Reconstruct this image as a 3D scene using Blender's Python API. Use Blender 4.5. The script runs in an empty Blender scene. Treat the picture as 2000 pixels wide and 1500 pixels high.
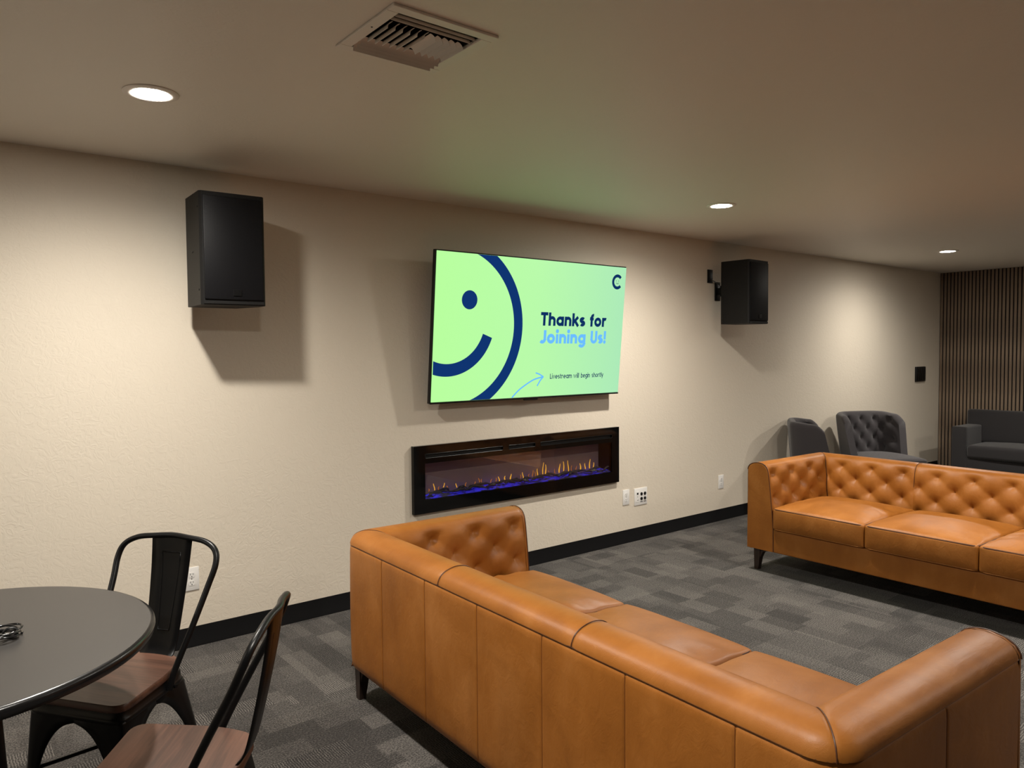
import bpy, bmesh, math, random
from mathutils import Vector, Matrix
random.seed(7)
PI = math.pi
scene = bpy.context.scene
COL = scene.collection

# ------------------------------------------------------------------ camera, world, exposure
H = 2.441        # ceiling height
YW = 3.9985      # inner face of the long wall
XW = 10.04       # inner face of the slatted end wall
XL, YF = -4.2, -4.6
FPX, YAW, PITCH, ROLL = 1464.54, 0.89749, -0.042092, -0.007736
EYE = Vector((0.0, 0.0, 1.49784))
fwd = Vector((math.cos(YAW) * math.cos(PITCH), math.sin(YAW) * math.cos(PITCH), math.sin(PITCH)))
rgt = Vector((math.sin(YAW), -math.cos(YAW), 0.0))
upv = rgt.cross(fwd)
rg2 = rgt * math.cos(ROLL) + upv * math.sin(ROLL)
up2 = -rgt * math.sin(ROLL) + upv * math.cos(ROLL)
cam_d = bpy.data.cameras.new('camera')
cam_d.sensor_width = 36.0
cam_d.lens = FPX * 36.0 / 2000.0
cam_d.clip_start = 0.02
cam = bpy.data.objects.new('camera', cam_d)
cam.matrix_world = Matrix(((rg2.x, up2.x, -fwd.x, EYE.x), (rg2.y, up2.y, -fwd.y, EYE.y), (rg2.z, up2.z, -fwd.z, EYE.z), (0, 0, 0, 1)))
COL.objects.link(cam)
scene.camera = cam
world = bpy.data.worlds.new('room_dark')
world.use_nodes = True
world.node_tree.nodes['Background'].inputs[0].default_value = (0.01, 0.009, 0.008, 1)
scene.world = world
vs = scene.view_settings
vs.view_transform = 'Standard'
vs.look = 'None'
vs.exposure = 0.0
vs.gamma = 1.0
vs.use_curve_mapping = False
# recessed downlights: in view, then the ones the room has outside the frame
LAMP_W = 168.0
LAMP_COL = (1.0, 0.945, 0.855)
LAMP_SPREAD = 168.0
LAMPS = [(0.70, 2.95), (4.13, 2.985), (7.82, 3.06),
         (0.62, 1.20), (4.18, 1.16), (7.85, 1.16), (-2.7, 2.95),
         (4.18, -0.9), (7.85, -0.9)]

# ------------------------------------------------------------------ materials
def S(r, g, b):
    f = lambda c: (c / 255 / 12.92) if c / 255 <= 0.04045 else ((c / 255 + 0.055) / 1.055) ** 2.4
    return (f(r), f(g), f(b), 1.0)

class NT:
    def __init__(s, name):
        s.m = bpy.data.materials.new(name)
        s.m.use_nodes = True
        s.t = s.m.node_tree
        s.b = s.t.nodes['Principled BSDF']
        s.out = s.t.nodes['Material Output']
    def n(s, typ, **kw):
        x = s.t.nodes.new('ShaderNode' + typ)
        for k, v in kw.items():
            setattr(x, k, v)
        return x
    def put(s, sock, v):
        if isinstance(v, bpy.types.NodeSocket):
            s.t.links.new(v, sock)
        elif isinstance(v, (tuple, list)):
            sock.default_value = v
        else:
            sock.default_value = v
    def math(s, op, a, b=0.0, c=0.0, clamp=False):
        x = s.n('Math', operation=op, use_clamp=clamp)
        s.put(x.inputs[0], a); s.put(x.inputs[1], b); s.put(x.inputs[2], c)
        return x.outputs[0]
    def mix(s, f, a, b, mode='MIX'):
        x = s.n('Mix', data_type='RGBA', blend_type=mode)
        s.put(x.inputs[0], f); s.put(x.inputs[6], a); s.put(x.inputs[7], b)
        return x.outputs[2]
    def coord(s, which='Object'):
        return s.n('TexCoord').outputs[which]
    def mapping(s, vec, scale=(1, 1, 1), rot=(0, 0, 0), loc=(0, 0, 0)):
        x = s.n('Mapping')
        s.put(x.inputs['Vector'], vec)
        x.inputs['Scale'].default_value = scale
        x.inputs['Rotation'].default_value = rot
        x.inputs['Location'].default_value = loc
        return x.outputs[0]
    def noise(s, vec, scale, detail=2.0, rough=0.5, dist=0.0):
        x = s.n('TexNoise')
        s.put(x.inputs['Vector'], vec)
        x.inputs['Scale'].default_value = scale
        x.inputs['Detail'].default_value = detail
        x.inputs['Roughness'].default_value = rough
        x.inputs['Distortion'].default_value = dist
        return x.outputs['Fac']
    def ramp(s, f, stops):
        x = s.n('ValToRGB')
        s.put(x.inputs[0], f)
        e = x.color_ramp.elements
        while len(e) < len(stops):
            e.new(0.5)
        for q, (p, c) in zip(e, stops):
            q.position = p
            q.color = c if len(c) == 4 else (*c, 1)
        return x.outputs[0]
    def bump(s, h, strength=0.3, dist=0.01):
        x = s.n('Bump')
        x.inputs['Strength'].default_value = strength
        x.inputs['Distance'].default_value = dist
        s.put(x.inputs['Height'], h)
        s.put(s.b.inputs['Normal'], x.outputs[0])
    def set(s, **kw):
        names = dict(col='Base Color', rough='Roughness', metal='Metallic', spec='Specular IOR Level', coat='Coat Weight',
                     coatr='Coat Roughness', emi='Emission Color', es='Emission Strength', sheen='Sheen Weight')
        for k, v in kw.items():
            s.put(s.b.inputs[names[k]], v)
        return s

M = {}
def simple(key, col, rough=0.5, metal=0.0, **kw):
    t = NT(key)
    t.set(col=col, rough=rough, metal=metal, **kw)
    M[key] = t.m
    return t

def emissive(key, col, strength):
    t = NT(key)
    t.set(col=(0, 0, 0, 1), rough=0.6, emi=col, es=strength, spec=0.0)
    M[key] = t.m

def make_wall(key, col, bscale, bdist, rough, spec):
    t = NT(key)
    c = t.coord()
    a = t.noise(c, 21.0, 4.0, 0.55, 1.0)
    plate = t.ramp(a, [(0.40, (0, 0, 0)), (0.47, (1, 1, 1)), (0.53, (1, 1, 1)), (0.60, (0.2, 0.2, 0.2))])
    fine = t.noise(c, 55.0, 3.0, 0.6, 0.6)
    big = t.noise(c, 1.6, 2.0)
    h = t.math('ADD', t.math('MULTIPLY', plate, t.math('MULTIPLY_ADD', big, 1.3, 0.1)), t.math('MULTIPLY', fine, 0.45))
    t.set(col=t.mix(t.math('MULTIPLY', big, 0.10), col, tuple(x * 0.93 for x in col[:3]) + (1,)), rough=rough, spec=spec)
    t.bump(h, bscale, bdist)
    M[key] = t.m

make_wall('wall_paint', (0.72, 0.645, 0.535, 1), 0.21, 0.004, 0.62, 0.35)
make_wall('ceiling_paint', (0.80, 0.75, 0.67, 1), 0.12, 0.003, 0.5, 0.4)

def make_carpet():
    t = NT('carpet')
    sep = t.n('SeparateXYZ')
    t.put(sep.inputs[0], t.coord())
    x, y = sep.outputs[0], sep.outputs[1]
    def wn2(a, b):
        cx = t.n('CombineXYZ'); t.put(cx.inputs[0], a); t.put(cx.inputs[1], b)
        w = t.n('TexWhiteNoise', noise_dimensions='2D'); t.put(w.inputs['Vector'], cx.outputs[0])
        return w
    fl = lambda v: t.math('FLOOR', v)
    def layer(p, q, lp, lq, k):
        row = fl(t.math('MULTIPLY_ADD', q, 1 / lq, k))
        sh = wn2(row, k).outputs['Value']
        cell = fl(t.math('ADD', t.math('MULTIPLY', p, 1 / lp), t.math('MULTIPLY', sh, 3.0)))
        return wn2(row, t.math('ADD', cell, k * 7.3)).outputs['Color']
    A = layer(x, y, 0.24, 0.115, 3.0)
    B = layer(y, x, 0.22, 0.125, 11.0)
    A2 = layer(x, y, 0.115, 0.36, 23.0)
    tile = wn2(fl(t.math('MULTIPLY', x, 1 / 0.61)), fl(t.math('MULTIPLY', y, 1 / 0.61))).outputs['Value']
    R = t.mix(t.math('GREATER_THAN', tile, 0.5), A, B)
    s3 = t.n('SeparateColor'); t.put(s3.inputs[0], R)
    s4 = t.n('SeparateColor'); t.put(s4.inputs[0], A2)
    v1 = t.math('ADD', t.math('MULTIPLY', s3.outputs[0], 0.62), t.math('MULTIPLY', s4.outputs[0], 0.38))
    # ribs of yarn, running one way or the other patch by patch
    wob = t.math('MULTIPLY', t.noise(t.coord(), 35.0, 2.0), 0.012)
    sx = t.math('SINE', t.math('MULTIPLY', t.math('ADD', x, wob), 2 * PI / 0.0092))
    sy = t.math('SINE', t.math('MULTIPLY', t.math('ADD', y, wob), 2 * PI / 0.0092))
    diru = t.math('GREATER_THAN', s3.outputs[1], 0.5)
    st = t.math('ADD', t.math('MULTIPLY', sx, diru), t.math('MULTIPLY', sy, t.math('SUBTRACT', 1.0, diru)))
    ribs = t.math('MULTIPLY_ADD', st, 0.5, 0.5)
    amt = t.math('MULTIPLY', t.math('GREATER_THAN', s3.outputs[2], 0.45), 0.55)
    spk = t.noise(t.coord(), 150.0, 2.0, 0.8)
    spk = t.math('MULTIPLY_ADD', t.math('SUBTRACT', spk, 0.5), 4.2, 0.5, clamp=True)
    val = t.math('ADD', t.math('MULTIPLY', v1, 0.46), t.math('MULTIPLY_ADD', spk, 0.52, 0.0))
    val = t.math('ADD', val, t.math('MULTIPLY', amt, t.math('SUBTRACT', ribs, 0.5)), clamp=True)
    col = t.ramp(val, [(0.0, (0.012, 0.011, 0.0105)), (0.45, (0.044, 0.0397, 0.037)), (1.0, (0.195, 0.177, 0.160))])
    t.set(col=col, rough=0.95, spec=0.1, sheen=0.1)
    t.bump(t.math('ADD', spk, t.math('MULTIPLY', ribs, amt)), 0.5, 0.004)
    M['carpet'] = t.m
make_carpet()

def make_leather():
    t = NT('tan_leather')
    c = t.coord()
    big = t.noise(c, 3.2, 5.0, 0.62, 0.5)
    stre = t.noise(t.mapping(c, (5.0, 5.0, 1.6)), 1.7, 4.0, 0.6)
    col = t.ramp(t.math('ADD', t.math('MULTIPLY', big, 0.6), t.math('MULTIPLY', stre, 0.4)),
                 [(0.27, (0.212, 0.068, 0.0085)), (0.5, (0.298, 0.104, 0.016)), (0.73, (0.395, 0.155, 0.036))])
    cells = t.n('TexVoronoi', feature='DISTANCE_TO_EDGE'); t.put(cells.inputs['Vector'], c); cells.inputs['Scale'].default_value = 420.0
    wr = t.noise(t.mapping(c, (3.0, 1.2, 2.0)), 9.0, 3.0, 0.6, 1.2)
    h = t.math('ADD', t.math('MULTIPLY', cells.outputs[0], 0.35), t.math('MULTIPLY', wr, 2.2))
    t.set(col=col, rough=t.math('MULTIPLY_ADD', big, 0.22, 0.34), spec=0.30)
    t.bump(h, 0.13, 0.005)
    M['leather'] = t.m
make_leather()
simple('leather_seam', (0.19, 0.057, 0.0095, 1), 0.5)
simple('leather_cord', (0.075, 0.024, 0.007, 1), 0.5)
def make_fabric(key, col):
    t = NT(key)
    c = t.coord()
    n1 = t.noise(c, 480.0, 2.0, 0.7)
    n2 = t.noise(c, 5.0, 3.0)
    t.set(col=t.mix(n1, tuple(0.75 * v for v in col[:3]) + (1,), tuple(1.3 * v for v in col[:3]) + (1,)), rough=0.9, spec=0.2, sheen=0.25)
    t.bump(t.math('ADD', n1, t.math('MULTIPLY', n2, 3.0)), 0.3, 0.004)
    M[key] = t.m
make_fabric('grey_linen', (0.045, 0.040, 0.043, 1))
make_fabric('charcoal_weave', (0.027, 0.025, 0.0265, 1))

def make_wood(key, c0, c1, axis_scale, rough, grain=9.0):
    t = NT(key)
    c = t.mapping(t.coord(), axis_scale)
    w = t.noise(c, grain, 6.0, 0.65, 1.2)
    line = t.n('TexWave', wave_type='RINGS'); t.put(line.inputs['Vector'], t.mapping(t.coord(), tuple(0.35 * a for a in axis_scale)))
    line.inputs['Scale'].default_value = 1.3; line.inputs['Distortion'].default_value = 7.0; line.inputs['Detail'].default_value = 3.0
    f = t.math('ADD', t.math('MULTIPLY', w, 0.75), t.math('MULTIPLY', line.outputs['Fac'], 0.25))
    t.set(col=t.ramp(f, [(0.3, c0), (0.5, tuple((a + b) / 2 for a, b in zip(c0, c1))), (0.72, c1)]), rough=rough)
    t.bump(f, 0.15, 0.002)
    M[key] = t.m
make_wood('seat_wood', (0.040, 0.017, 0.010), (0.118, 0.053, 0.033), (1.2, 20, 18), 0.42, 3.0)
make_wood('slat_wood', (0.150, 0.103, 0.068), (0.275, 0.200, 0.138), (30, 30, 1.2), 0.6, 2.5)
make_wood('leg_wood', (0.018, 0.010, 0.007), (0.045, 0.024, 0.015), (12, 12, 1.0), 0.4, 3.0)
simple('felt', (0.006, 0.006, 0.006, 1), 0.95)
simple('black_vinyl', (0.0045, 0.0045, 0.005, 1), 0.55, spec=0.15)
simple('black_metal', (0.0035, 0.0035, 0.0038, 1), 0.36, 0.0, spec=0.25)
simple('table_top', (0.034, 0.0315, 0.030, 1), 0.42, 0.0, spec=0.45)
simple('table_edge', (0.006, 0.006, 0.0065, 1), 0.25, 0.0, spec=0.45)
simple('black_plastic', (0.006, 0.006, 0.0065, 1), 0.42, spec=0.35)
simple('cable_rubber', (0.008, 0.008, 0.009, 1), 0.18, spec=0.7)
simple('black_glass', (0.003, 0.003, 0.003, 1), 0.06, spec=0.32)
simple('slot_black', (0.003, 0.003, 0.003, 1), 0.7)
simple('white_plastic', (0.82, 0.80, 0.77, 1), 0.35)
simple('white_enamel', (0.78, 0.73, 0.67, 1), 0.45)
simple('duct_dark', (0.02, 0.018, 0.017, 1), 0.8)
simple('steel', (0.5, 0.5, 0.5, 1), 0.3, 1.0)
def make_cab():
    t = NT('speaker_paint')
    c = t.coord()
    t.set(col=(0.0065, 0.0062, 0.006, 1), rough=0.55, spec=0.25)
    t.bump(t.noise(c, 300.0, 2.0), 0.4, 0.002)
    M['speaker_paint'] = t.m
    t = NT('speaker_grille')
    v = t.n('TexVoronoi', feature='F1'); t.put(v.inputs['Vector'], t.mapping(t.coord(), (1, 0.0, 1)))
    v.inputs['Scale'].default_value = 165.0; v.inputs['Randomness'].default_value = 0.12
    hole = t.math('LESS_THAN', v.outputs['Distance'], 0.33)
    t.set(col=t.mix(hole, (0.0055, 0.0055, 0.0068, 1), (0.0008, 0.0008, 0.001, 1)), rough=0.5, spec=0.2)
    t.bump(t.math('SUBTRACT', 1.0, hole), 0.6, 0.003)
    M['speaker_grille'] = t.m
make_cab()
emissive('lamp_lens', (1.0, 0.945, 0.855, 1), 285.0)
def make_screen():
    t = NT('screen_picture')
    sep = t.n('SeparateXYZ'); t.put(sep.inputs[0], t.coord())
    f = t.math('MULTIPLY', sep.outputs[0], 1 / 1.66, clamp=True)
    col = t.ramp(f, [(0.0, S(184, 255, 158)), (0.5, S(184, 250, 170)), (1.0, S(172, 234, 184))])
    t.set(col=(0, 0, 0, 1), rough=0.25, emi=col, es=1.0, spec=0.3)
    M['screen_picture'] = t.m
make_screen()
emissive('screen_navy', S(16, 52, 112), 1.0)
emissive('screen_ink', S(14, 48, 98), 1.0)
emissive('screen_sky', S(108, 190, 255), 1.0)
emissive('flame_gold', (1.0, 0.50, 0.05, 1), 1.3)
emissive('flame_amber', (1.0, 0.32, 0.045, 1), 0.6)
def make_ember():
    t = NT('ember_blue')
    m = t.ramp(t.noise(t.mapping(t.coord(), (1, 3, 3)), 15.0, 3.0, 0.6), [(0.46, (0.03, 0.03, 0.03)), (0.60, (1, 1, 1))])
    t.set(col=(0.03, 0.03, 0.05, 1), rough=0.7, emi=(0.035, 0.025, 1.0, 1), es=t.math('MULTIPLY', m, 0.85))
    M['ember_blue'] = t.m
make_ember()
def make_glass():
    t = NT('clear_pane')
    tr = t.n('BsdfTransparent'); tr.inputs[0].default_value = (0.80, 0.78, 0.78, 1)
    gl = t.n('BsdfGlossy'); gl.inputs['Roughness'].default_value = 0.015
    lw = t.n('LayerWeight'); lw.inputs[0].default_value = 0.5
    frs = t.math('MULTIPLY_ADD', t.math('POWER', lw.outputs['Facing'], 4.0), 0.6, 0.07)
    mx = t.n('MixShader')
    t.put(mx.inputs[0], frs); t.put(mx.inputs[1], tr.outputs[0]); t.put(mx.inputs[2], gl.outputs[0])
    t.put(t.out.inputs[0], mx.outputs[0])
    M['clear_pane'] = t.m
make_glass()
simple('fire_backing', (0.52, 0.42, 0.36, 1), 0.45)
t_ = simple('drift_log', (0.055, 0.05, 0.055, 1), 0.8)
t_.bump(t_.noise(t_.mapping(t_.coord(), (2, 12, 12)), 14.0, 4.0), 0.6, 0.01)

# ------------------------------------------------------------------ mesh helpers
class MB:
    def __init__(s):
        s.v = []; s.f = []
    def add(s, vs_, fs_, mtx=None):
        o = len(s.v)
        for p in vs_:
            p = Vector(p)
            s.v.append(tuple(mtx @ p) if mtx is not None else tuple(p))
        s.f += [tuple(i + o for i in q) for q in fs_]
        return s
    def box(s, c, d, bev=0.0, seg=2, mtx=None):
        bm = bmesh.new()
        bmesh.ops.create_cube(bm, size=1.0)
        for q in bm.verts:
            q.co = Vector((q.co.x * d[0], q.co.y * d[1], q.co.z * d[2]))
        if bev > 0:
            bmesh.ops.bevel(bm, geom=list(bm.edges), offset=min(bev, min(d) * 0.49), segments=seg, profile=0.5, affect='EDGES')
        bm.verts.index_update()
        m4 = Matrix.Translation(c)
        if mtx is not None:
            m4 = mtx @ m4
        s.add([q.co.copy() for q in bm.verts], [[q.index for q in fc.verts] for fc in bm.faces], m4)
        bm.free()
        return s
    def grid(s, rows, closed_u=False, closed_v=False):
        nu, nv = len(rows), len(rows[0])
        fs_ = []
        for i in range(nu if closed_u else nu - 1):
            for j in range(nv if closed_v else nv - 1):
                a, b = i % nu, (i + 1) % nu
                c, d = j % nv, (j + 1) % nv
                fs_.append((a * nv + c, a * nv + d, b * nv + d, b * nv + c))
        s.add([p for r in rows for p in r], fs_)
        return s
    def tube(s, pts, r, n=8, closed=False, cap=True, ry=None):
        pts = [Vector(p) for p in pts]
        m = len(pts)
        rows = []
        prev = None
        for i, p in enumerate(pts):
            if closed:
                tn = (pts[(i + 1) % m] - pts[i - 1]).normalized()
            else:
                tn = (pts[min(i + 1, m - 1)] - pts[max(i - 1, 0)]).normalized()
            if prev is None:
                a = Vector((0, 0, 1)) if abs(tn.z) < 0.9 else Vector((1, 0, 0))
                nx = tn.cross(a).normalized()
            else:
                nx = (prev - tn * prev.dot(tn)).normalized()
            prev = nx
            bn = tn.cross(nx)
            rr = r[i] if isinstance(r, (list, tuple)) else r
            r2 = rr if ry is None else ry
            rows.append([p + nx * (rr * math.cos(2 * PI * k / n)) + bn * (r2 * math.sin(2 * PI * k / n)) for k in range(n)])
        o = len(s.v)
        s.grid(rows, closed_u=closed, closed_v=True)
        if cap and not closed:
            s.f.append(tuple(o + k for k in range(n))[::-1])
            s.f.append(tuple(o + (m - 1) * n + k for k in range(n)))
        return s
    def lathe(s, prof, n=32, c=(0, 0, 0), cap0=False, cap1=False):
        rows = [[(c[0] + r * math.cos(2 * PI * k / n), c[1] + r * math.sin(2 * PI * k / n), c[2] + z) for k in range(n)] for r, z in prof]
        o = len(s.v)
        s.grid(rows, closed_v=True)
        if cap0:
            s.f.append(tuple(o + k for k in range(n))[::-1])
        if cap1:
            s.f.append(tuple(o + (len(prof) - 1) * n + k for k in range(n)))
        return s
    def prism(s, poly, y0, y1, mtx=None):
        """poly in (x,z), extruded along y"""
        n = len(poly)
        vs_ = [(x, y0, z) for x, z in poly] + [(x, y1, z) for x, z in poly]
        fs_ = [tuple(range(n)), tuple(range(2 * n - 1, n - 1, -1))] + [(i, i + n, (i + 1) % n + n, (i + 1) % n) for i in range(n)]
        return s.add(vs_, fs_, mtx)
    def prism_z(s, poly, z0, z1):
        n = len(poly)
        vs_ = [(x, y, z0) for x, y in poly] + [(x, y, z1) for x, y in poly]
        fs_ = [tuple(range(n))[::-1], tuple(range(n, 2 * n))] + [(i, (i + 1) % n, (i + 1) % n + n, i + n) for i in range(n)]
        return s.add(vs_, fs_)
    def build(s, name, mat, parent=None, smooth=35, loc=None, rot=None, fix=True):
        me = bpy.data.meshes.new(name)
        me.from_pydata(s.v, [], s.f)
        me.update()
        if fix:
            bm = bmesh.new(); bm.from_mesh(me)
            bmesh.ops.recalc_face_normals(bm, faces=list(bm.faces))
            bm.to_mesh(me); bm.free()
        if smooth:
            me.polygons.foreach_set('use_smooth', [True] * len(me.polygons))
            me.set_sharp_from_angle(angle=math.radians(smooth))
        me.materials.append(M[mat])
        o = bpy.data.objects.new(name, me)
        COL.objects.link(o)
        if parent is not None:
            o.parent = parent
        if loc: o.location = loc
        if rot: o.rotation_euler = rot
        return o

def tag(o, label, cat, group=None):
    o['label'] = label; o['category'] = cat
    if group: o['group'] = group
    return o
def thing(name, label, cat, loc=(0, 0, 0), rz=0.0, group=None, rx=0.0):
    o = bpy.data.objects.new(name, None)
    o.empty_display_size = 0.1
    COL.objects.link(o)
    o.location = loc; o.rotation_euler = (rx, 0, rz)
    return tag(o, label, cat, group)
def struct(name, mb, mat, smooth=0):
    o = mb.build(name, mat, None, smooth)
    o['kind'] = 'structure'
    return o
def copy_tree(o, parent=None):
    c = o.copy(); COL.objects.link(c); c.parent = parent
    for ch in list(o.children):
        copy_tree(ch, c)
    return c
def catmull(pts, k=6):
    pts = [Vector(p) for p in pts]
    out = []
    for i in range(len(pts) - 1):
        p0, p1, p2, p3 = pts[max(i - 1, 0)], pts[i], pts[i + 1], pts[min(i + 2, len(pts) - 1)]
        for j in range(k):
            t = j / k
            out.append(0.5 * ((2 * p1) + (p2 - p0) * t + (2 * p0 - 5 * p1 + 4 * p2 - p3) * t * t + (3 * p1 - p0 - 3 * p2 + p3) * t ** 3))
    out.append(pts[-1])
    return out
def lerp(a, b, t): return a + (b - a) * t
def sst(a, b, x):
    t = max(0.0, min(1.0, (x - a) / (b - a)))
    return t * t * (3 - 2 * t)
def rounded_poly(corners, r, k=5):
    """2D polygon with rounded corners; r per corner or one value"""
    n = len(corners); out = []
    for i in range(n):
        p = Vector(corners[i]).to_2d(); a = Vector(corners[i - 1]).to_2d(); b = Vector(corners[(i + 1) % n]).to_2d()
        rr = r[i] if isinstance(r, (list, tuple)) else r
        if rr <= 0:
            out.append((p.x, p.y)); continue
        d1 = (a - p).normalized(); d2 = (b - p).normalized()
        s_, e = p + d1 * rr, p + d2 * rr
        for j in range(k + 1):
            t = j / k
            q = s_ * (1 - t) ** 2 + p * 2 * t * (1 - t) + e * t * t
            out.append((q.x, q.y))
    return out
def rbox_grid(hx, hy, hz, r, nx, ny, nz, fn=None):
    """rounded box made of a dense cube shell, optional vertex function"""
    def ticks(h, n):
        e = [-h, -h + r * 0.3, -h + r * 0.7, -h + r]
        m = [-h + r + (2 * h - 2 * r) * i / n for i in range(1, n)]
        return e + m + [-v for v in reversed(e)]
    X, Y, Z = ticks(hx, nx), ticks(hy, ny), ticks(hz, nz)
    vid = {}; vs_ = []; fs_ = []
    def V(i, j, k):
        key = (i, j, k)
        if key not in vid:
            P = Vector((X[i], Y[j], Z[k]))
            core = Vector((max(-hx + r, min(hx - r, P.x)), max(-hy + r, min(hy - r, P.y)), max(-hz + r, min(hz - r, P.z))))
            d = P - core
            if d.length > 1e-9:
                m = max(abs(d.x), abs(d.y), abs(d.z))
                P = core + d.normalized() * m
            if fn: P = Vector(fn(P))
            vid[key] = len(vs_); vs_.append(P)
        return vid[key]
    a, b, c = len(X) - 1, len(Y) - 1, len(Z) - 1
    for i in range(a):
        for j in range(b):
            fs_.append((V(i, j, 0), V(i, j + 1, 0), V(i + 1, j + 1, 0), V(i + 1, j, 0)))
            fs_.append((V(i, j, c), V(i + 1, j, c), V(i + 1, j + 1, c), V(i, j + 1, c)))
    for i in range(a):
        for k in range(c):
            fs_.append((V(i, 0, k), V(i + 1, 0, k), V(i + 1, 0, k + 1), V(i, 0, k + 1)))
            fs_.append((V(i, b, k), V(i, b, k + 1), V(i + 1, b, k + 1), V(i + 1, b, k)))
    for j in range(b):
        for k in range(c):
            fs_.append((V(0, j, k), V(0, j, k + 1), V(0, j + 1, k + 1), V(0, j + 1, k)))
            fs_.append((V(a, j, k), V(a, j + 1, k), V(a, j + 1, k + 1), V(a, j, k + 1)))
    return vs_, fs_
def rbox(hx, hy, hz, r, nx=4, ny=4, nz=2, fn=None):
    mb = MB(); v, f = rbox_grid(hx, hy, hz, r, nx, ny, nz, fn); mb.add(v, f); return mb

# ------------------------------------------------------------------ the room
FX0, FX1, FZ0, FZ1 = 2.47, 4.136, 0.582, 0.809      # fireplace window
hx0, hx1, hz0, hz1 = 2.43, 4.176, 0.55, 0.87        # hole in the wall behind the fireplace
w = MB()
w.box(((XL + hx0) / 2, YW + 0.1, H / 2), (hx0 - XL, 0.2, H))
w.box(((XW + 0.2 + hx1) / 2, YW + 0.1, H / 2), (XW + 0.2 - hx1, 0.2, H))
w.box(((hx0 + hx1) / 2, YW + 0.1, hz0 / 2), (hx1 - hx0, 0.2, hz0))
w.box(((hx0 + hx1) / 2, YW + 0.1, (H + hz1) / 2), (hx1 - hx0, 0.2, H - hz1))
struct('wall_back', w, 'wall_paint')
wall_r = struct('wall_right', MB().box((XW + 0.1, (YW + YF) / 2, H / 2), (0.2, YW - YF, H)), 'wall_paint')
struct('wall_left', MB().box((XL - 0.1, (YW + YF) / 2, H / 2), (0.2, YW - YF, H)), 'wall_paint')
struct('wall_front', MB().box(((XL + XW) / 2, YF - 0.1, H / 2), (XW - XL + 0.4, 0.2, H)), 'wall_paint')
struct('floor', MB().box(((XL + XW) / 2, (YW + YF) / 2, -0.05), (XW - XL + 0.4, YW - YF + 0.4, 0.1)), 'carpet')
VX, VY, VH = 1.218, 1.978, 0.142
cm = MB()
for x0, x1, y0, y1 in ((XL - 0.2, VX - VH, YF - 0.2, YW + 0.2), (VX + VH, XW + 0.2, YF - 0.2, YW + 0.2), (VX - VH, VX + VH, YF - 0.2, VY - VH), (VX - VH, VX + VH, VY + VH, YW + 0.2)):
    cm.box(((x0 + x1) / 2, (y0 + y1) / 2, H + 0.05), (x1 - x0, y1 - y0, 0.1))
struct('ceiling', cm, 'ceiling_paint')
bb = [(0, 0), (-0.011, 0), (-0.011, 0.006), (-0.006, 0.016), (-0.004, 0.095), (-0.002, 0.102), (0, 0.102)]
m_ = MB()
m_.grid([[(x, YW + y, z) for y, z in bb] for x in (XL, XW - 0.03)])
struct('baseboard_back', m_, 'black_vinyl', 30)
# vertical oak slats over black felt on the end wall
back = MB().box((XW - 0.006, 0.9995, H / 2), (0.012, 6.0, H - 0.002)).build('felt_backing', 'felt', wall_r, 0)
pitch = 0.0400
slat_me = None
for k in range(110):
    y = YW - 0.022 - k * pitch
    if slat_me is None:
        s0 = MB().box((0, 0, H / 2), (0.014, 0.0265, H - 0.004), 0.0015, 1).build('slat', 'slat_wood', wall_r, 0)
        slat_me = s0.data; so = s0
    else:
        so = bpy.data.objects.new('slat', slat_me); COL.objects.link(so); so.parent = wall_r
    so.location = (XW - 0.019, y, 0)

# ------------------------------------------------------------------ leather sofas
SL, SD = 2.27, 0.88
A_, D_ = SL / 2, SD / 2
SZ0, SEAM, TOP = 0.15, 0.688, 0.742
RC = 0.095
def round_plan(x, y):
    """round the two outer back corners in plan"""
    sx = 1 if x >= 0 else -1
    dx = A_ - abs(x); dy = D_ - y
    qx, qy = RC - dx, RC - dy
    if qx > 0 and qy > 0:
        m = max(qx, qy); l = math.hypot(qx, qy)
        qx, qy = qx / l * m, qy / l * m
        return sx * (A_ - RC + qx), D_ - RC + qy
    return x, y
# profile over the top and down the inside face: (w inward, z)
prof_key = [(0.004, SEAM), (0.006, 0.700), (0.018, 0.720), (0.043, 0.7345), (0.078, 0.742), (0.112, 0.7395), (0.140, 0.727), (0.157, 0.703),
            (0.166, 0.66), (0.174, 0.60), (0.182, 0.53), (0.189, 0.46), (0.196, 0.385), (0.202, 0.30)]
prof = [(p.x, p.y) for p in catmull([(a, b, 0) for a, b in prof_key], 4)]
plen = [0.0]
for i in range(1, len(prof)):
    plen.append(plen[-1] + math.dist(prof[i], prof[i - 1]))
def resample(n):
    out = []
    for i in range(n + 1):
        t = plen[-1] * i / n
        j = max(k for k in range(len(plen)) if plen[k] <= t + 1e-9)
        j = min(j, len(prof) - 2)
        f = (t - plen[j]) / (plen[j + 1] - plen[j])
        p = (lerp(prof[j][0], prof[j + 1][0], f), lerp(prof[j][1], prof[j + 1][1], f))
        nn = Vector((-(prof[j + 1][1] - prof[j][1]), prof[j + 1][0] - prof[j][0])).normalized()
        out.append((p[0], p[1], nn.x, nn.y))
    return out
PROF = resample(64)
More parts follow.
